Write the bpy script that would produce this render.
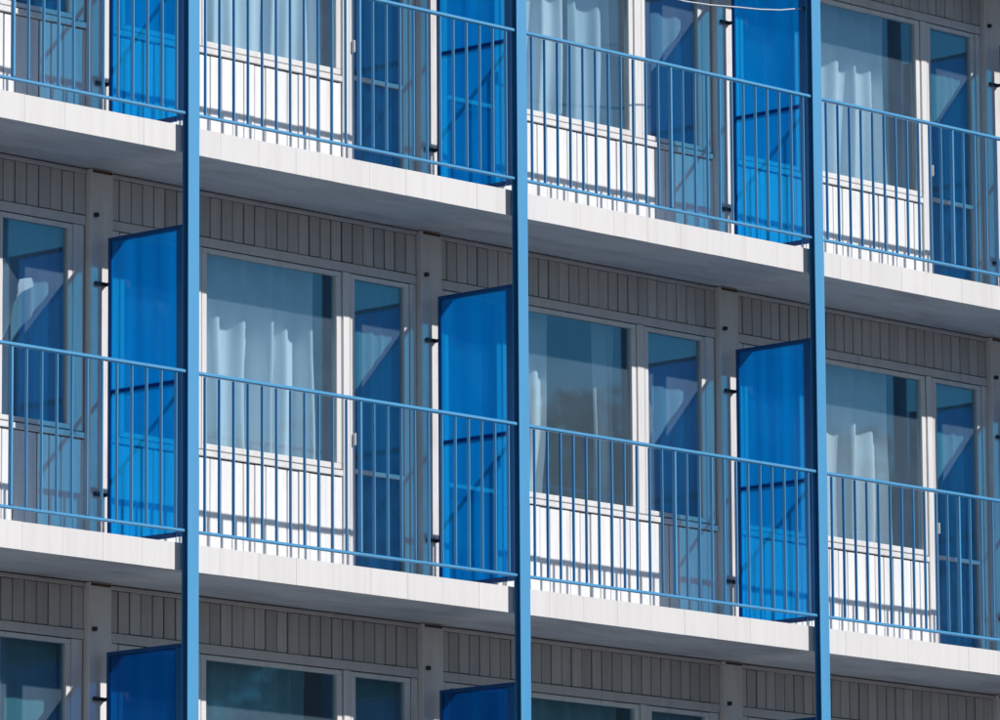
import bpy, bmesh, math, random
from mathutils import Matrix, Vector

for o in list(bpy.data.objects):
    bpy.data.objects.remove(o)
scene = bpy.context.scene
COL = scene.collection
random.seed(7)

# ------------------------------------------------------------------ camera
CAM = Vector((-30.2198, -31.2312, -5.9815))
FW = Vector((0.71995871, 0.67429625, 0.16426815))
RT = Vector((0.68432012, -0.72915551, -0.00618143))
UP = Vector((-0.11560891, -0.11686237, 0.98639635))
cd = bpy.data.cameras.new('camera')
cd.sensor_width = 36.0
cd.lens = 6.459476 * 36.0
cd.clip_start = 0.5
cd.clip_end = 4000
cam = bpy.data.objects.new('camera', cd)
COL.objects.link(cam)
M = Matrix.Identity(4)
for i in range(3):
    M[i][0], M[i][1], M[i][2], M[i][3] = RT[i], UP[i], -FW[i], CAM[i]
cam.matrix_world = M
scene.camera = cam

# ------------------------------------------------------------------ light
SUN = Vector((0.747, -1.0, 0.82)).normalized()      # towards the sun
EL = math.asin(SUN.z)
AZ = math.atan2(SUN.x, SUN.y)
world = bpy.data.worlds.new('World')
scene.world = world
world.use_nodes = True
wn = world.node_tree
sky = wn.nodes.new('ShaderNodeTexSky')
sky.sky_type = 'NISHITA'
sky.sun_disc = False
sky.sun_elevation = EL
sky.sun_rotation = AZ
sky.air_density = 1.0
sky.dust_density = 0.0
sky.ozone_density = 3.5
bg = wn.nodes['Background']
bg.inputs['Strength'].default_value = 0.062
wn.links.new(sky.outputs[0], bg.inputs['Color'])
sd = bpy.data.lights.new('sun', 'SUN')
sd.energy = 4.75
sd.angle = math.radians(0.53)
sd.color = (1.0, 0.965, 0.925)
sun = bpy.data.objects.new('sun', sd)
sun.rotation_euler = (-SUN).to_track_quat('-Z', 'Y').to_euler()
COL.objects.link(sun)
scene.view_settings.view_transform = 'Standard'
scene.view_settings.look = 'None'
scene.view_settings.exposure = 0.0
scene.view_settings.gamma = 1.0
scene.render.engine = 'CYCLES'
scene.cycles.max_bounces = 10
scene.cycles.transparent_max_bounces = 24
scene.cycles.caustics_reflective = False
scene.cycles.caustics_refractive = False

# ------------------------------------------------------------------ dimensions (metres)
B = 3.3            # bay width, post to post
H = 2.884          # storey height
ST = 0.184         # slab edge height
DC = 0.845         # face of the concrete columns
DW = 0.90          # face of the infill walls
RAIL_T, RAIL_B = 1.17, 0.078
GROUND = -7.63
BAYS = [-1, 0, 1, 2, 3]          # bay b spans X = b*B .. (b+1)*B
ROWS = [-1, 0, 1]                # floor level = row*H

# ------------------------------------------------------------------ materials
def nt(name):
    m = bpy.data.materials.new(name)
    m.use_nodes = True
    t = m.node_tree
    return m, t, t.nodes['Principled BSDF'], t.nodes['Material Output']

def noise(t, scale, detail=4.0, rough=0.6, vec=None, stretch=None):
    n = t.nodes.new('ShaderNodeTexNoise')
    n.inputs['Scale'].default_value = scale
    n.inputs['Detail'].default_value = detail
    n.inputs['Roughness'].default_value = rough
    if vec is None:
        vec = t.nodes.new('ShaderNodeNewGeometry').outputs['Position']
    if stretch:
        mp = t.nodes.new('ShaderNodeMapping')
        mp.inputs['Scale'].default_value = stretch
        t.links.new(vec, mp.inputs['Vector'])
        vec = mp.outputs['Vector']
    t.links.new(vec, n.inputs['Vector'])
    return n.outputs['Fac']

def ramp(t, fac, stops):
    r = t.nodes.new('ShaderNodeValToRGB')
    e = r.color_ramp.elements
    while len(e) < len(stops):
        e.new(0.5)
    for k, (p, c) in enumerate(stops):
        e[k].position = p
        e[k].color = (*c, 1) if len(c) == 3 else c
    t.links.new(fac, r.inputs['Fac'])
    return r.outputs['Color']

def mixc(t, fac, a, b, mode='MIX'):
    m = t.nodes.new('ShaderNodeMix')
    m.data_type = 'RGBA'
    m.blend_type = mode
    for s, v in (('Factor', fac), ('A', a), ('B', b)):
        s = [i for i in m.inputs if i.name == s and (i.type == 'RGBA' or s == 'Factor')][0]
        if hasattr(v, 'is_output'):
            t.links.new(v, s)
        elif s.type == 'RGBA':
            s.default_value = (*v, 1)
        else:
            s.default_value = v
    return [o for o in m.outputs if o.type == 'RGBA'][0]

def bump(t, bsdf, h, strength, dist):
    b = t.nodes.new('ShaderNodeBump')
    b.inputs['Strength'].default_value = strength
    b.inputs['Distance'].default_value = dist
    t.links.new(h, b.inputs['Height'])
    t.links.new(b.outputs['Normal'], bsdf.inputs['Normal'])

def painted(name, col, dirt, rough=0.5, amt=0.55, streak=(14, 14, 1.2), var=0.10, bmp=0.15, spec=0.4):
    """paint with streaky weathering, small chips of dirt and a tone of its own per piece"""
    m, t, b, o = nt(name)
    f1 = noise(t, 1.0, 5, 0.65, stretch=streak)
    f2 = noise(t, 9.0, 6, 0.7)
    c = mixc(t, ramp(t, f1, [(0.46, (0, 0, 0)), (0.80, (amt, amt, amt))]), col, dirt)
    c = mixc(t, ramp(t, f2, [(0.60, (0, 0, 0)), (0.78, (amt * .7,) * 3)]), c, dirt)
    oi = t.nodes.new('ShaderNodeObjectInfo')
    mr = t.nodes.new('ShaderNodeMapRange')
    mr.inputs['To Min'].default_value = 1.0 - var
    mr.inputs['To Max'].default_value = 1.0
    t.links.new(oi.outputs['Random'], mr.inputs['Value'])
    hsv = t.nodes.new('ShaderNodeHueSaturation')
    t.links.new(mr.outputs[0], hsv.inputs['Value'])
    t.links.new(c, hsv.inputs['Color'])
    t.links.new(hsv.outputs[0], b.inputs['Base Color'])
    b.inputs['Roughness'].default_value = rough
    b.inputs['Specular IOR Level'].default_value = spec
    bump(t, b, noise(t, 30, 5, 0.6, stretch=(1, 1, .25)), bmp, 0.004)
    return m

MAT = {}
MAT['siding'] = painted('white_board_paint', (0.82, 0.815, 0.81), (0.52, 0.48, 0.44), amt=.5, streak=(22, 22, 1.5), var=.07)
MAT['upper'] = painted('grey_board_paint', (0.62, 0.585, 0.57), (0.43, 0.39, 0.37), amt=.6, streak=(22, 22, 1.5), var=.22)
MAT['trim'] = painted('white_frame_paint', (0.77, 0.755, 0.74), (0.48, 0.42, 0.38), rough=.4, amt=.5, var=.06)
MAT['headtrim'] = painted('grey_head_trim_paint', (0.64, 0.61, 0.60), (0.44, 0.40, 0.38), rough=.5, amt=.5, var=.06)
MAT['column'] = painted('column_plaster', (0.77, 0.745, 0.735), (0.50, 0.44, 0.40), rough=.8, amt=.6, streak=(6, 6, 1.5), bmp=.3)
MAT['tile'] = painted('fascia_tile_glaze', (0.77, 0.75, 0.745), (0.58, 0.53, 0.50), rough=.35, amt=.45, streak=(16, 16, .9), var=.05, bmp=.05)
MAT['concrete'] = painted('soffit_concrete', (0.60, 0.63, 0.67), (0.36, 0.36, 0.37), rough=.9, amt=.95, streak=(1.3, 4.5, 3), bmp=.5)
MAT['post'] = painted('light_blue_steel_paint', (0.075, 0.325, 0.605), (0.05, 0.25, 0.48), rough=.5, amt=.35, streak=(9, 9, .8), var=.03, bmp=.05, spec=.22)
MAT['rail'] = painted('rail_blue_paint', (0.078, 0.335, 0.62), (0.05, 0.22, 0.42), rough=.4, amt=.4, streak=(9, 9, 3), var=.06, bmp=.05)
MAT['navy'] = painted('navy_screen_frame', (0.008, 0.085, 0.27), (0.006, 0.055, 0.18), rough=.4, amt=.4, var=.05, bmp=.05)
MAT['bluebar'] = painted('blue_cross_bar', (0.02, 0.17, 0.45), (0.015, 0.11, 0.3), rough=.4, amt=.4, var=.05, bmp=.05)
MAT['stile'] = painted('blue_screen_stile', (0.012, 0.13, 0.36), (0.01, 0.09, 0.26), rough=.4, amt=.4, var=.05, bmp=.05)
MAT['dark'] = painted('dark_fixings', (0.02, 0.025, 0.035), (0.06, 0.04, 0.03), rough=.5, amt=.5, var=.1)
MAT['rust'] = painted('rusty_metal', (0.12, 0.05, 0.035), (0.05, 0.03, 0.025), rough=.8, amt=.6)
MAT['back'] = painted('dark_backing_board', (0.18, 0.17, 0.165), (0.10, 0.095, 0.09), rough=.9)
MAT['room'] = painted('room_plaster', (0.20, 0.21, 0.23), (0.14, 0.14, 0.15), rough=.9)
MAT['wire'] = painted('pale_cord', (0.62, 0.66, 0.72), (0.45, 0.45, 0.45), rough=.6)
MAT['bark'] = painted('bark', (0.09, 0.07, 0.055), (0.04, 0.035, 0.03), rough=.95)

def facing_fresnel(t, f0, power=5.0):
    """Schlick reflectance that is the same on both faces of a thin sheet"""
    g = t.nodes.new('ShaderNodeNewGeometry')
    d = t.nodes.new('ShaderNodeVectorMath'); d.operation = 'DOT_PRODUCT'
    t.links.new(g.outputs['Normal'], d.inputs[0]); t.links.new(g.outputs['Incoming'], d.inputs[1])
    def m(op, a, b=None):
        n = t.nodes.new('ShaderNodeMath'); n.operation = op
        for k, v in enumerate((a, b)):
            if v is None: continue
            if hasattr(v, 'is_output'): t.links.new(v, n.inputs[k])
            else: n.inputs[k].default_value = v
        return n.outputs[0]
    x = m('POWER', m('SUBTRACT', 1.0, m('ABSOLUTE', d.outputs['Value'])), power)
    return m('ADD', m('MULTIPLY', x, 1 - f0), f0)

def screen_mat(name, dark=1.0):
    """tinted plastic sheet: mostly clear blue, slightly milky, glossy skin (two faces)"""
    m, t, b, o = nt(name)
    t.nodes.remove(b)
    tr = t.nodes.new('ShaderNodeBsdfTransparent')
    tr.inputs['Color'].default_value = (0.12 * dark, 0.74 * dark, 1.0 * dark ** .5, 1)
    tl = t.nodes.new('ShaderNodeBsdfTranslucent')
    f = noise(t, 1.0, 3, .5, stretch=(8, 8, .35))
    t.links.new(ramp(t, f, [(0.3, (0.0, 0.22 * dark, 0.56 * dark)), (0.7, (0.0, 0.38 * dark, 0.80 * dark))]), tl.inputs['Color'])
    df = t.nodes.new('ShaderNodeBsdfDiffuse')
    df.inputs['Color'].default_value = (0.03, 0.15, 0.45, 1)
    oi = t.nodes.new('ShaderNodeObjectInfo')
    mr = t.nodes.new('ShaderNodeMapRange')
    mr.inputs['To Min'].default_value = .40; mr.inputs['To Max'].default_value = .50
    t.links.new(oi.outputs['Random'], mr.inputs['Value'])
    m0 = t.nodes.new('ShaderNodeMixShader'); m0.inputs[0].default_value = .25
    t.links.new(tl.outputs[0], m0.inputs[1]); t.links.new(df.outputs[0], m0.inputs[2])
    m1 = t.nodes.new('ShaderNodeMixShader'); t.links.new(mr.outputs[0], m1.inputs[0])
    t.links.new(tr.outputs[0], m1.inputs[1]); t.links.new(m0.outputs[0], m1.inputs[2])
    gl = t.nodes.new('ShaderNodeBsdfGlossy'); gl.inputs['Roughness'].default_value = .08
    m2 = t.nodes.new('ShaderNodeMixShader')
    t.links.new(facing_fresnel(t, .025), m2.inputs[0])
    t.links.new(m1.outputs[0], m2.inputs[1]); t.links.new(gl.outputs[0], m2.inputs[2])
    t.links.new(m2.outputs[0], o.inputs['Surface'])
    return m
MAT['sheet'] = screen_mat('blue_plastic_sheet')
MAT['dark_sheet'] = screen_mat('darker_blue_plastic_sheet', .55)  # same sheet with a darker tint, used on the lower row

def glass_mat():
    """window glass: clear, mirror-like with old-glass waviness, a film of dust"""
    m, t, b, o = nt('dusty_window_glass')
    t.nodes.remove(b)
    tr = t.nodes.new('ShaderNodeBsdfTransparent')
    tr.inputs['Color'].default_value = (0.89, 0.965, 0.995, 1)
    df = t.nodes.new('ShaderNodeBsdfDiffuse')
    df.inputs['Color'].default_value = (0.45, 0.63, 0.80, 1)
    f = noise(t, 2.2, 6, .65)
    dust = ramp(t, f, [(0.30, (0.062,) * 3), (0.72, (0.10,) * 3)])
    m1 = t.nodes.new('ShaderNodeMixShader')
    t.links.new(dust, m1.inputs[0])
    t.links.new(tr.outputs[0], m1.inputs[1]); t.links.new(df.outputs[0], m1.inputs[2])
    gl = t.nodes.new('ShaderNodeBsdfGlossy'); gl.inputs['Roughness'].default_value = 0.028
    gl.inputs['Color'].default_value = (0.24, 0.76, 0.98, 1)
    bp = t.nodes.new('ShaderNodeBump')
    bp.inputs['Strength'].default_value = .035
    bp.inputs['Distance'].default_value = .01
    t.links.new(noise(t, 3.0, 2, .5), bp.inputs['Height'])
    t.links.new(bp.outputs[0], gl.inputs['Normal'])
    m2 = t.nodes.new('ShaderNodeMixShader')
    t.links.new(facing_fresnel(t, .115), m2.inputs[0])
    t.links.new(m1.outputs[0], m2.inputs[1]); t.links.new(gl.outputs[0], m2.inputs[2])
    t.links.new(m2.outputs[0], o.inputs['Surface'])
    return m
MAT['glass'] = glass_mat()

def cloth_mat(name, col, trans):
    m, t, b, o = nt(name)
    t.nodes.remove(b)
    f = noise(t, 1.0, 4, .6, stretch=(14, 14, 1.0))
    c = mixc(t, ramp(t, f, [(0.35, (0, 0, 0)), (0.75, (.35,) * 3)]), col, tuple(v * .72 for v in col))
    df = t.nodes.new('ShaderNodeBsdfDiffuse'); t.links.new(c, df.inputs['Color'])
    tl = t.nodes.new('ShaderNodeBsdfTranslucent'); t.links.new(c, tl.inputs['Color'])
    ms = t.nodes.new('ShaderNodeMixShader'); ms.inputs[0].default_value = trans
    t.links.new(df.outputs[0], ms.inputs[1]); t.links.new(tl.outputs[0], ms.inputs[2])
    t.links.new(ms.outputs[0], o.inputs['Surface'])
    return m
MAT['white_cloth'] = cloth_mat('white_sheer_cloth', (0.90, 0.90, 0.90), .03)
MAT['pale_cloth'] = cloth_mat('pale_blue_cloth', (0.72, 0.78, 0.82), .15)
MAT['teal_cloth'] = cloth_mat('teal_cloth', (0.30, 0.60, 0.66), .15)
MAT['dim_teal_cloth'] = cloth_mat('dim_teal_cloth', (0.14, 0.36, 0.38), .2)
MAT['slate_cloth'] = cloth_mat('slate_blue_cloth', (0.24, 0.42, 0.52), .2)
MAT['blue_cloth'] = cloth_mat('blue_grey_cloth', (0.15, 0.40, 0.46), .25)
MAT['tan_cloth'] = cloth_mat('grey_beige_cloth', (0.46, 0.45, 0.43), .2)

def ground_mat():
    m, t, b, o = nt('paved_ground')
    f = noise(t, .35, 8, .7)
    t.links.new(ramp(t, f, [(0.35, (0.11, 0.11, 0.105)), (0.7, (0.19, 0.185, 0.17))]), b.inputs['Base Color'])
    b.inputs['Roughness'].default_value = .95
    return m
MAT['ground'] = ground_mat()

def leaf_mat():
    m, t, b, o = nt('leaf')
    f = noise(t, .8, 4, .6)
    t.links.new(ramp(t, f, [(0.35, (0.025, 0.05, 0.028)), (0.7, (0.06, 0.09, 0.05))]), b.inputs['Base Color'])
    b.inputs['Roughness'].default_value = .6
    return m
MAT['leaf'] = leaf_mat()

# ------------------------------------------------------------------ helpers
def setp(o, label=None, cat=None, group=None, kind=None):
    if label: o['label'] = label
    if cat: o['category'] = cat
    if group: o['group'] = group
    if kind: o['kind'] = kind
    return o

def empty(name, loc, label=None, cat=None, group=None):
    o = bpy.data.objects.new(name, None)
    o.empty_display_size = .2
    o.location = loc
    COL.objects.link(o)
    return setp(o, label, cat, group)

_cache = {}
def box_mesh(sx, sy, sz, mat, bev):
    key = (round(sx, 4), round(sy, 4), round(sz, 4), mat, bev)
    if key in _cache:
        return _cache[key]
    bm = bmesh.new()
    bmesh.ops.create_cube(bm, size=1.0)
    bmesh.ops.scale(bm, vec=(sx, sy, sz), verts=bm.verts)
    if bev:
        bmesh.ops.bevel(bm, geom=list(bm.edges), offset=bev, segments=1, affect='EDGES', profile=.5)
    me = bpy.data.meshes.new('%s_box' % mat)
    bm.to_mesh(me); bm.free()
    me.materials.append(MAT[mat])
    _cache[key] = me
    return me

def box(name, x, y, z, mat, parent=None, bev=0.003):
    """a bevelled block from ranges x, y, z given in the parent's own space"""
    me = box_mesh(x[1] - x[0], y[1] - y[0], z[1] - z[0], mat, bev)
    o = bpy.data.objects.new(name, me)
    off = parent_offset(parent)
    o.location = ((x[0] + x[1]) / 2 - off[0], (y[0] + y[1]) / 2 - off[1], (z[0] + z[1]) / 2 - off[2])
    COL.objects.link(o)
    o.parent = parent
    return o

def parent_offset(p):
    """a part of a part: coordinates are given in the thing's space, so subtract the part's own place"""
    if p is None or p.parent is None:
        return (0, 0, 0)
    return tuple(p.location)

def blocks(name, lst, mat, parent=None, bev=0.003, origin=None):
    """several blocks that make up ONE part"""
    bm = bmesh.new()
    if origin is None:
        a = lst[0]
        origin = ((a[0][0] + a[0][1]) / 2, (a[1][0] + a[1][1]) / 2, (a[2][0] + a[2][1]) / 2)
    for x, y, z in lst:
        t = bmesh.new()
        bmesh.ops.create_cube(t, size=1.0)
        bmesh.ops.scale(t, vec=(x[1] - x[0], y[1] - y[0], z[1] - z[0]), verts=t.verts)
        if bev:
            bmesh.ops.bevel(t, geom=list(t.edges), offset=bev, segments=1, affect='EDGES', profile=.5)
        bmesh.ops.translate(t, vec=((x[0] + x[1]) / 2 - origin[0], (y[0] + y[1]) / 2 - origin[1], (z[0] + z[1]) / 2 - origin[2]), verts=t.verts)
        tm = bpy.data.meshes.new('tmp'); t.to_mesh(tm); t.free()
        bm.from_mesh(tm); bpy.data.meshes.remove(tm)
    me = bpy.data.meshes.new(name)
    bm.to_mesh(me); bm.free()
    me.materials.append(MAT[mat])
    o = bpy.data.objects.new(name, me)
    off = parent_offset(parent)
    o.location = tuple(origin[k] - off[k] for k in range(3))
    COL.objects.link(o)
    o.parent = parent
    return o

def tube(name, pts, rad, mat, parent=None, seg=8, smooth=True):
    me_key = ('tube', tuple(tuple(round(c, 4) for c in p) for p in pts), rad, mat, seg)
    bm = bmesh.new()
    rings = []
    n = len(pts)
    P = [Vector(p) for p in pts]
    radii = rad if isinstance(rad, (list, tuple)) else [rad] * n
    for i in range(n):
        d = (P[min(i + 1, n - 1)] - P[max(i - 1, 0)]).normalized()
        a = d.orthogonal().normalized() if abs(d.z) > .9 else Vector((0, 0, 1)).cross(d).normalized()
        b = d.cross(a)
        rings.append([bm.verts.new(P[i] + radii[i] * (math.cos(2 * math.pi * k / seg) * a + math.sin(2 * math.pi * k / seg) * b)) for k in range(seg)])
    for i in range(n - 1):
        for k in range(seg):
            f = bm.faces.new((rings[i][k], rings[i][(k + 1) % seg], rings[i + 1][(k + 1) % seg], rings[i + 1][k]))
            f.smooth = smooth
    bm.faces.new(rings[0][::-1]); bm.faces.new(rings[-1])
    bmesh.ops.recalc_face_normals(bm, faces=bm.faces)
    me = bpy.data.meshes.new(name)
    bm.to_mesh(me); bm.free()
    me.materials.append(MAT[mat])
    o = bpy.data.objects.new(name, me)
    off = parent_offset(parent)
    o.location = tuple(-c for c in off)
    COL.objects.link(o)
    o.parent = parent
    return o

# ------------------------------------------------------------------ ground
bm = bmesh.new()
bmesh.ops.create_grid(bm, x_segments=40, y_segments=40, size=900)
me = bpy.data.meshes.new('ground'); bm.to_mesh(me); bm.free()
me.materials.append(MAT['ground'])
g = bpy.data.objects.new('ground', me); g.location = (0, 0, GROUND)
COL.objects.link(g); setp(g, kind='structure')

# ------------------------------------------------------------------ the building: slabs, columns, fascia tiles
X0, X1 = BAYS[0] * B - .15, (BAYS[-1] + 1) * B + .15
bld = empty('apartment_building', (0, 0, 0),
            'concrete apartment block with pale tiled balcony slabs and plain grey columns', 'building')
TW = B / 9
for lv in (-1, 0, 1, 2):
    z = lv * H
    sl = box('floor_slab', (X0, X1), (0.0022, 6.0), (z - ST, z - .002), 'concrete', bld, bev=0.004)
    n = int(round((X1 - X0 - .3) / TW))
    for k in range(n):
        xa = BAYS[0] * B - .04 + k * TW
        dz = random.uniform(-.0007, .0007)
        dy = random.uniform(-.0007, .0007)
        tl = box('fascia_tile', (xa + .0005, xa + TW - .0005), (0.0, 0.0135), (z - ST - .004, z), 'tile', sl, bev=.0006)
        tl.location.z += dz; tl.location.y += dy
for b in BAYS + [BAYS[-1] + 1]:
    x = b * B
    for r in ROWS:
        z = r * H
        c = box('column', (x - .10, x + .112), (DC, 1.15), (z, z + H - ST - .004), 'column', bld, bev=.006)
        box('rust_stain_plate', (x - .085, x + .10), (DC - .004, DC + .004), (z + H - ST - .03, z + H - ST - .012), 'rust', c, bev=.001)
        box('pipe_stub', (x - .075, x - .045), (DC - .03, DC + .01), (z + 2.355, z + 2.385), 'dark', c, bev=.006)
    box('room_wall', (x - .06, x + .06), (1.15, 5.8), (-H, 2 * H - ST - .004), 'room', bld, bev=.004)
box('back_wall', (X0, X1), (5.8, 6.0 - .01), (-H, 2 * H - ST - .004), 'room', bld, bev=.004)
box('base_wall', (X0, X1), (.95, 5.95), (GROUND, -H - ST - .004), 'column', bld, bev=.004)
box('roof', (X0 - .1, X1 + .1), (-.06, 6.1), (2 * H + .002, 2 * H + .16), 'concrete', bld, bev=.01)

# ------------------------------------------------------------------ infill walls
FL_NAMES = {-1: 'lower', 0: 'middle', 1: 'upper'}
AT = {(-1, 0): 'white rag', (0, 0): 'deep-folded curtain', (1, 0): 'half-bare window', (2, 0): 'broad-fold curtain', (3, 0): 'uncurtained end window',
      (-1, 1): 'hidden wide window', (0, 1): 'shallow-folded curtain', (1, 1): 'slack cord', (2, 1): 'soft pointed curtain folds', (3, 1): 'uncurtained end window'}
def at(b, r):
    return '%s row at the %s' % (FL_NAMES[r], AT[(b, r)]) if (b, r) in AT else '%s row' % FL_NAMES[r]
def infill(b, r):
    door_right = (b % 2 == 0)            # bays 0 and 2: door next to the right-hand column
    if door_right:
        lab = 'white boarded balcony wall with full-glass door, ' + at(b, r)
    else:
        lab = 'white boarded balcony wall, boards below its narrow window, ' + at(b, r)
    w = empty('balcony_wall', (b * B, 0, r * H), lab, 'wall', 'boarded walls behind the balconies')
    mx = (lambda a, c: (a, c)) if door_right else (lambda a, c: (B - c, B - a))
    L, R = .112, B - .10                  # between the columns (column faces differ by a centimetre)
    if not door_right:
        L, R = .10, B - .112
    ztop = H - ST
    # backing with openings: strips
    bk = [(mx(L + .002, R - .002), (DW + .022, DW + .05), (2.35, ztop - .004)),
          (mx(L + .002, .20), (DW + .022, DW + .05), (0.004, 2.35)),
          (mx(.20, 2.43), (DW + .022, DW + .05), (0.004, .83)),
          (mx(3.135, R - .002), (DW + .022, DW + .05), (0.004, 2.35))]
    blocks('backing_board', bk, 'back', w, bev=0)
    # upper siding
    n = 28
    pitch = (R - L) / n
    for k in range(n):
        a = L + k * pitch
        gap = random.choice((.0035, .0042, .005, .0065))
        d = random.uniform(-.003, .003)
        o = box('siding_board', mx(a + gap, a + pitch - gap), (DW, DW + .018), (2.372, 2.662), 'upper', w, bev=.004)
        o.location.y += d
        o.location.z += random.uniform(-.002, .002)
    box('top_trim', mx(L + .003, R - .003), (DW - .016, DW + .02), (2.664, ztop - .008), 'headtrim', w, bev=.004)
    box('head_trim', mx(L + .003, R - .003), (DW - .008, DW + .02), (2.300, 2.366), 'headtrim', w, bev=.004)
    # lower siding, under the small window and the wide window
    a0, a1 = L, 2.425
    n = 21
    pitch = (a1 - a0) / n
    for k in range(n):
        a = a0 + k * pitch
        gap = random.choice((.0022, .003, .003, .004, .007))
        d = random.uniform(-.003, .003)
        o = box('siding_board', mx(a + gap, a + pitch - gap), (DW, DW + .018), (0.006, .798), 'siding', w, bev=.003)
        o.location.y += d
    # sill apron and sill
    box('apron', mx(L + .004, 2.42), (DW - .018, DW + .02), (.806, .846), 'trim', w, bev=.003)
    # posts of the timber frame
    box('mullion', mx(2.428, 2.498), (DW - .012, DW + .06), (0.006, 2.296), 'trim', w, bev=.004)
    box('mullion', mx(.926, 1.007), (DW - .012, DW + .06), (.854, 2.296), 'trim', w, bev=.004)
    box('jamb', mx(3.126, 3.150), (DW - .012, DW + .06), (0.006, 2.296), 'trim', w, bev=.004)
    box('jamb', mx(3.155, R - .004), (DW - .002, DW + .02), (0.006, 2.296), 'trim', w, bev=.004)
    box('jamb', mx(.118, .219), (DW - .004, DW + .06), (.854, 2.296), 'trim', w, bev=.004)
    def window(xa, xb, za, zb, nm, fw=.052, bar=None):
        fy = (DW - .006, DW + .045)
        ft = .034
        wo = blocks(nm, [((mx(xa, xb)), fy, (za, za + fw * .8)), ((mx(xa, xb)), fy, (zb - ft, zb)),
                         (mx(xa, xa + fw), fy, (za + fw * .8, zb - ft)), (mx(xb - fw, xb), fy, (za + fw * .8, zb - ft))],
                    'trim', w, bev=.004)
        gy = (DW + .020, DW + .026)
        if bar is None:
            box('pane', mx(xa + fw - .004, xb - fw + .004), gy, (za + fw * .8 - .004, zb - ft + .004), 'glass', wo, bev=0)
        else:
            box('pane', mx(xa + fw - .004, xb - fw + .004), gy, (bar + .03, zb - ft + .004), 'glass', wo, bev=0)
            box('pane', mx(xa + fw - .004, xb - fw + .004), gy, (za + fw * .8 - .004, bar - .002), 'glass', wo, bev=0)
            box('cross_rail', mx(xa + fw, xb - fw), (DW - .004, DW + .04), (bar - .002, bar + .03), 'trim', wo, bev=.003)
        return wo
    # wide window with a slim fixed frame
    wo = window(1.015, 2.416, .856, 2.292, 'window')
    # small window
    wo = window(.225, .920, .856, 2.292, 'window', fw=.045)
    # door
    d = window(2.503, 3.118, .02, 2.292, 'door', bar=.845)
    box('handle', mx(2.530, 2.544), (DW - .030, DW - .006), (1.04, 1.13), 'trim', d, bev=.004)
    for zz in (.45, 2.0):
        box('hinge', mx(3.119, 3.131), (DW - .018, DW - .006), (zz, zz + .05), 'trim', d, bev=.003)
    return w

walls = {}
for r in ROWS:
    for b in BAYS:
        walls[(b, r)] = infill(b, r)

# ------------------------------------------------------------------ curtains (hang inside the rooms)
def curtain(b, r, xa, xb, label, mat='white_cloth', za=.12, zb=2.33, y=.16, folds=6, amp=.045, seed=0, swag=0.0, group=None, tie=0.0, wob=.012):
    """hanging cloth with folds, in the space of bay b on row r"""
    rnd = random.Random(seed * 31 + b * 7 + r)
    nx, nz = max(24, int(folds * 14)), 10
    ph = [rnd.uniform(-.5, .5) for _ in range(6)]
    bm = bmesh.new()
    grid = []
    w = xb - xa
    for j in range(nz + 1):
        v = j / nz
        row = []
        for i in range(nx + 1):
            u = i / nx
            uu = u + .025 * math.sin(2 * math.pi * u * 1.3 + ph[0]) + .012 * math.sin(2 * math.pi * u * 3.1 + ph[1]) + .006 * math.sin(5 * v + ph[4])
            s = math.sin(2 * math.pi * folds * uu)
            s = 1 - 2 * ((1 + s) / 2) ** 1.8
            a = amp * (1 - .35 * v) * (.75 + .35 * math.sin(2 * math.pi * u * 2.3 + ph[2]))
            x = xa + w * u
            if tie:
                k = math.exp(-((v - .32) / .22) ** 2) * tie
                x = xa + w * (u * (1 - k))
            yy = DW + y + a * s + wob * math.sin(7 * v + 9 * u + ph[3])
            z = za + (zb - za) * v
            if swag and j == nz:
                z -= swag * abs(math.sin(math.pi * u * folds * .5))
            row.append(bm.verts.new((x, yy, z)))
        grid.append(row)
    for j in range(nz):
        for i in range(nx):
            f = bm.faces.new((grid[j][i], grid[j][i + 1], grid[j + 1][i + 1], grid[j + 1][i]))
            f.smooth = True
    me = bpy.data.meshes.new('curtain'); bm.to_mesh(me); bm.free()
    me.materials.append(MAT[mat])
    o = bpy.data.objects.new('curtain', me)
    o.location = (b * B, 0, r * H)
    COL.objects.link(o)
    return setp(o, label, 'curtain', group or 'curtains behind the balcony windows')

# middle row
curtain(0, 0, 1.04, 2.34, 'white curtain gathered in deep folds, middle row window beside the full-glass door', folds=5.6, amp=.10, seed=3, y=.18)
curtain(1, 0, .90, 1.47, 'narrow white curtain drawn to one side of the bare middle-row window', folds=3, amp=.045, seed=5, tie=.18)
curtain(1, 0, 2.02, 2.25, 'thin pale curtain hanging beside the bare pane of the middle-row window', mat='pale_cloth', folds=2, amp=.02, seed=6, y=.2)
curtain(2, 0, 1.04, 2.16, 'white curtain in broad bright folds, middle row, leaving a dark strip of window', folds=4, amp=.075, seed=8, y=.2)
curtain(-1, 0, .90, 2.3, 'white curtain at the wide middle-row window, mostly out of sight', folds=5, amp=.04, seed=9)
# upper row
curtain(0, 1, 1.04, 2.30, 'pale blue white curtain with shallow folds, upper row window', mat='white_cloth', folds=7, amp=.04, seed=11, y=.14)
curtain(1, 1, .90, 1.69, 'white curtain half in bright folds at the upper window under the slack cord', folds=3.5, amp=.06, seed=12, tie=.05)
curtain(1, 1, 1.74, 2.22, 'flat pale curtain leaf with one bright fold at the upper window', mat='pale_cloth', folds=2, amp=.035, seed=13, y=.17)
curtain(2, 1, 1.04, 2.14, 'pale sheer curtain with soft pointed folds in upper row window', folds=5, amp=.06, seed=14, y=.17)
curtain(-1, 1, .90, 2.3, 'white curtain at the wide upper-row window, mostly out of sight', folds=5, amp=.04, seed=15)
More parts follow.
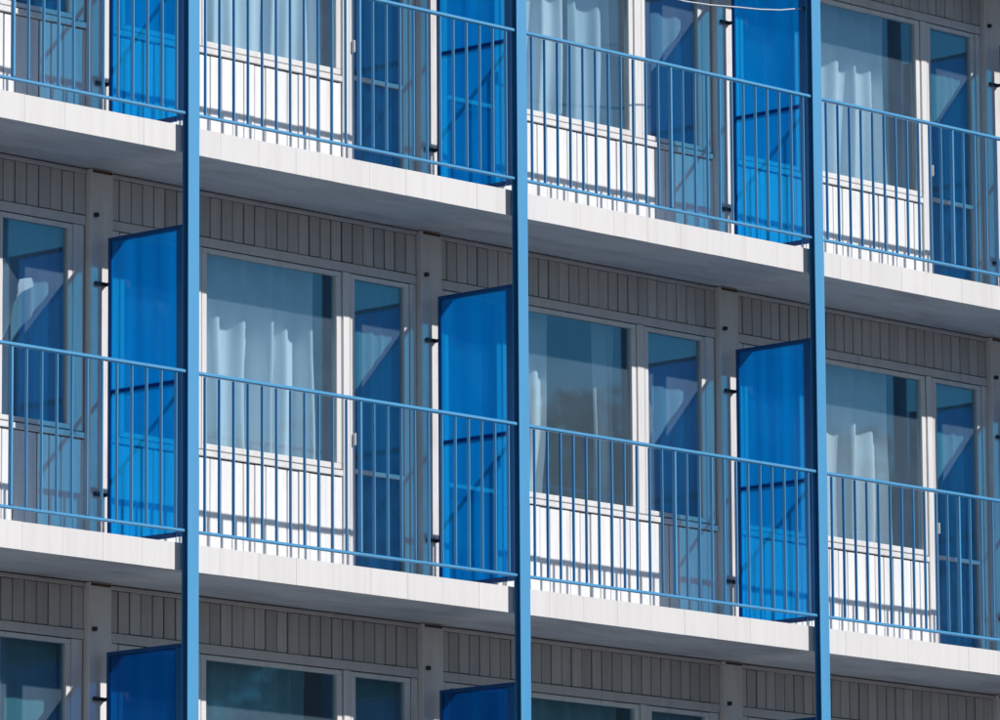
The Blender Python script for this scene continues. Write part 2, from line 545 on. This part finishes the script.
# lower row
for b, s in ((-1, 20), (0, 21), (1, 22), (2, 23)):
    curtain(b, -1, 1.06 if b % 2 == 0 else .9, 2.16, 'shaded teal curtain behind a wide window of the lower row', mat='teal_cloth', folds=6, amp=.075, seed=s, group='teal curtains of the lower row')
# small windows and doors
for r in ROWS:
    for b in BAYS[:-1]:
        dr = (b % 2 == 0)
        rv = random.Random(b * 13 + r * 5 + 3)
        cl = lambda: rv.choice(('blue_cloth', 'blue_cloth', 'dim_teal_cloth', 'slate_cloth'))
        da, db = (2.54, 3.09) if dr else (B - 3.09, B - 2.54)
        wa, wb = (.25, .92) if dr else (B - .92, B - .25)
        curtain(b, r, da, db, 'bluish curtain behind the full-glass balcony door, ' + at(b, r), mat=cl(), folds=rv.choice((3, 4, 5)), amp=rv.uniform(.004, .018), seed=40 + b, y=rv.uniform(.05, .12), wob=.002,
                group='curtains behind the balcony doors, %s row' % FL_NAMES[r])
        curtain(b, r, wa, wb, 'bluish curtain behind the narrow window, ' + at(b, r), mat=cl(), folds=rv.choice((3, 4, 5)), amp=rv.uniform(.006, .022), seed=60 + b, y=rv.uniform(.06, .13), wob=.002, za=.5,
                group='curtains behind the narrow windows, %s row' % FL_NAMES[r])

def rag(b, r, pts, y, label):
    """a small piece of white cloth behind a pane, its outline uneven, its face rippled"""
    bm = bmesh.new()
    cx = sum(p[0] for p in pts) / len(pts); cz = sum(p[1] for p in pts) / len(pts)
    for side_ in (0, 1):
        c = bm.verts.new((cx, DW + y + .012 + side_ * .004, cz))
        ring = [bm.verts.new((p[0], DW + y + .012 * math.sin(k * 1.9) + side_ * .004, p[1])) for k, p in enumerate(pts)]
        for k in range(len(ring)):
            bm.faces.new((c, ring[k], ring[(k + 1) % len(ring)]))
    bmesh.ops.recalc_face_normals(bm, faces=bm.faces)
    bmesh.ops.subdivide_edges(bm, edges=list(bm.edges), cuts=2, use_grid_fill=True, smooth=1.0)
    for f in bm.faces:
        f.smooth = True
    me = bpy.data.meshes.new('white_cloth_piece'); bm.to_mesh(me); bm.free()
    me.materials.append(MAT['white_cloth'])
    o = bpy.data.objects.new('white_cloth_piece', me); o.location = (b * B, 0, r * H)
    COL.objects.link(o)
    return setp(o, label, 'rag')
rag(-1, 0, [(2.43, 1.97), (2.50, 1.99), (2.55, 1.90), (2.60, 1.85), (2.68, 1.87), (2.74, 1.88), (2.75, 1.82), (2.66, 1.77), (2.58, 1.68), (2.54, 1.55), (2.49, 1.44), (2.43, 1.38)], .05,
    'white rag with a pointed tail pinned inside the narrow middle-row window')
rag(1, 0, [(2.44, 1.80), (2.49, 1.78), (2.53, 1.66), (2.54, 1.54), (2.50, 1.44), (2.44, 1.40)], .05,  # white piece stands in for a curtain edge catching direct sun
    'small sunlit curtain edge made as white cloth, inside the narrow window beside the half-bare one')

# ------------------------------------------------------------------ steel posts
PW = .106
for k in range(BAYS[0] + 1, BAYS[-1] + 2):
    x = k * B
    p = empty('steel_post', (x, 0, GROUND), ('tall light blue steel post between the %s and %s balconies' % (AT[(k - 1, 0)], AT[(k, 0)]) if (k, 0) in AT else 'tall light blue steel post at the end past the uncurtained window'), 'post', 'blue steel posts in front of the balconies')
    cuts = [GROUND, 2 * H]
    for a, c in zip(cuts[:-1], cuts[1:]):
        zz = (a - GROUND, c - GROUND)       # rolled channel, open on one side
        blocks('shaft', [((-PW / 2, PW / 2), (-.072, -.065), zz), ((PW / 2 - .007, PW / 2 - .0005), (-.0652, -.0188), zz), ((-PW / 2, PW / 2), (-.019, -.012), zz)], 'post', p, bev=.0015)
    for lv in (-1, 0, 1):
        box('slab_bracket', (-.035, .035), (-.0115, -.002), (lv * H - ST + .03 - GROUND, lv * H - .02 - GROUND), 'navy', p, bev=.003)

# ------------------------------------------------------------------ railings
YR = -.040
def railing(b, r):
    dr = (b % 2 == 0)
    lab = 'light blue bar railing of the balcony, ' + at(b, r)
    t = empty('balcony_railing', (b * B, YR, r * H), lab, 'railing', 'blue balcony railings')
    e = PW / 2 - .002
    box('top_rail', (e, B - e), (-.019, .019), (RAIL_T - .0125, RAIL_T + .0125), 'rail', t, bev=.006)
    box('bottom_rail', (e, B - e), (-.014, .014), (RAIL_B - .0105, RAIL_B + .0105), 'rail', t, bev=.004)
    n = 24
    for k in range(1, n):
        x = k * B / n
        w = .0105 if k == n // 2 else .0062
        d = .015 if k == n // 2 else .0115
        o = box('baluster', (x - w, x + w), (-d, d), (RAIL_B + .013, RAIL_T - .017), 'rail', t, bev=.003)
        o.rotation_euler.y = random.uniform(-.0015, .0015)
    return t
for r in (0, 1):
    for b in BAYS:
        railing(b, r)

# ------------------------------------------------------------------ partition screens
def screen(k, r):
    t = empty('partition_screen', (k * B + .03, 0, r * H),
              ('see-through blue screen, %s row, between the %s and %s balconies' % (FL_NAMES[r], AT[(k - 1, r)], AT[(k, r)])
               if (k - 1, r) in AT and (k, r) in AT else 'darker navy blue balcony screen, %s row' % FL_NAMES[r]), 'screen', 'blue partition screens, %s row' % FL_NAMES[r])
    ya, yb, za, zb = .03, .80, .058, 2.212
    box('sheet', (-.0025, .0025), (ya + .02, yb - .01), (za + .02, zb - .01), 'dark_sheet' if r < 0 else 'sheet', t, bev=0)
    box('front_stile', (-.014, .014), (ya, ya + .085), (za, zb - .027), 'stile', t, bev=.003)
    box('back_stile', (-.012, .012), (yb - .026, yb), (za, zb - .027), 'navy', t, bev=.003)
    box('top_bar', (-.013, .013), (ya, yb), (zb - .026, zb), 'navy', t, bev=.003)
    box('bottom_bar', (-.013, .013), (ya + .101, yb - .027), (za, za + .035), 'navy', t, bev=.003)
    box('cross_bar', (.003, .022), (ya + .101, yb - .027), (1.118, 1.150), 'bluebar', t, bev=.003)
    for zz in (.42, 1.89):
        br = blocks('bracket', [((-.10, .012), (DC - .020, DC - .002), (zz - .014, zz + .014)),
                                ((-.008, .012), (yb + .001, DC - .021), (zz - .012, zz + .012))], 'dark', t, bev=.003)
    return t
for r in ROWS:
    for k in range(BAYS[0] + 1, BAYS[-1] + 2):
        screen(k, r)

# ------------------------------------------------------------------ slack cord on the upper row
ctrl = [(4.55, .03, 4.66), (4.9, .03, 4.60), (5.208, .03, 4.594), (5.5, .03, 4.612), (5.777, .03, 4.641), (6.065, .03, 4.668), (6.30, .03, 4.70), (6.51, .035, 4.745), (6.613, .06, 4.765)]
o = tube('slack_cord', ctrl, .0055, 'wire', None, seg=6)
c_ = box('clip', (6.598, 6.6145), (.05, .07), (4.752, 4.778), 'dark', o, bev=.003)
setp(o, 'slack pale cord strung across the upper balcony to its blue screen', 'cord')

# ------------------------------------------------------------------ trees across the lawn (mirrored in the window glass)
def tree_mesh(seed, h):
    rnd = random.Random(seed)
    V, F = [], []
    for i in range(420):
        while True:
            q = Vector((rnd.uniform(-1, 1), rnd.uniform(-1, 1), rnd.uniform(-1, 1)))
            if .45 < q.length < 1: break
        c = Vector((q.x * h * .24, q.y * h * .24, h * .62 + q.z * h * .36))
        s = rnd.uniform(.4, .8)
        for k in range(130):
            p = c + Vector((rnd.gauss(0, 1), rnd.gauss(0, 1), rnd.gauss(0, .8))) * s * .5
            a = Vector((rnd.uniform(-1, 1), rnd.uniform(-1, 1), rnd.uniform(-1, 1))).normalized()
            b2 = a.orthogonal().normalized()
            L = rnd.uniform(.09, .18)
            n = len(V)
            V += [p + a * L, p + b2 * L * .55, p - a * L, p - b2 * L * .55]
            F.append((n, n + 1, n + 2, n + 3))
    me = bpy.data.meshes.new('crown'); me.from_pydata([tuple(v) for v in V], [], F)
    me.materials.append(MAT['leaf'])
    return me
TH = 16.75
crowns = [tree_mesh(1, TH), tree_mesh(2, TH)]
dirv = Vector((.738, -.675, 0)); side = Vector((.675, .738, 0))
base = Vector((5, 0, GROUND)) + dirv * 45
first = None
for k, (s, dd, sc) in enumerate(((0.3, 0, 1.0), (-4.2, 3, .985), (4.4, 2, .99), (-9, 1, 1.02), (8.8, 5, 1.0), (-13.5, 4, .97), (13.4, 1, .98))):
    t = empty('lawn_tree', base + side * s + dirv * dd, 'broad leafy tree across the lawn, mirrored in the balcony windows', 'tree', 'trees across the lawn')
    t.rotation_euler.z = k * 1.3
    t.scale = (sc,) * 3
    c = bpy.data.objects.new('crown', crowns[k % 2]); COL.objects.link(c); c.parent = t
    if first is None:
        first = tube('trunk', [(0, 0, -.2), (.05, 0, 2.5), (-.08, .1, 5.5), (.05, .05, 9), (0, 0, 12.5)], [.34, .27, .22, .14, .05], 'bark', t, seg=10)
        limbs = []
        for q in range(6):
            an = q * 1.05
            z0 = 4.5 + q * 1.1
            L = 3.0 - q * .2
            lb = tube('limb', [(0, 0, z0), (math.cos(an) * L * .5, math.sin(an) * L * .5, z0 + 1.1), (math.cos(an) * L, math.sin(an) * L, z0 + 2.6)], [.11, .08, .03], 'bark', t, seg=7)
            limbs.append(lb)
    else:
        for src in [first] + limbs:
            cc = src.copy(); COL.objects.link(cc); cc.parent = t
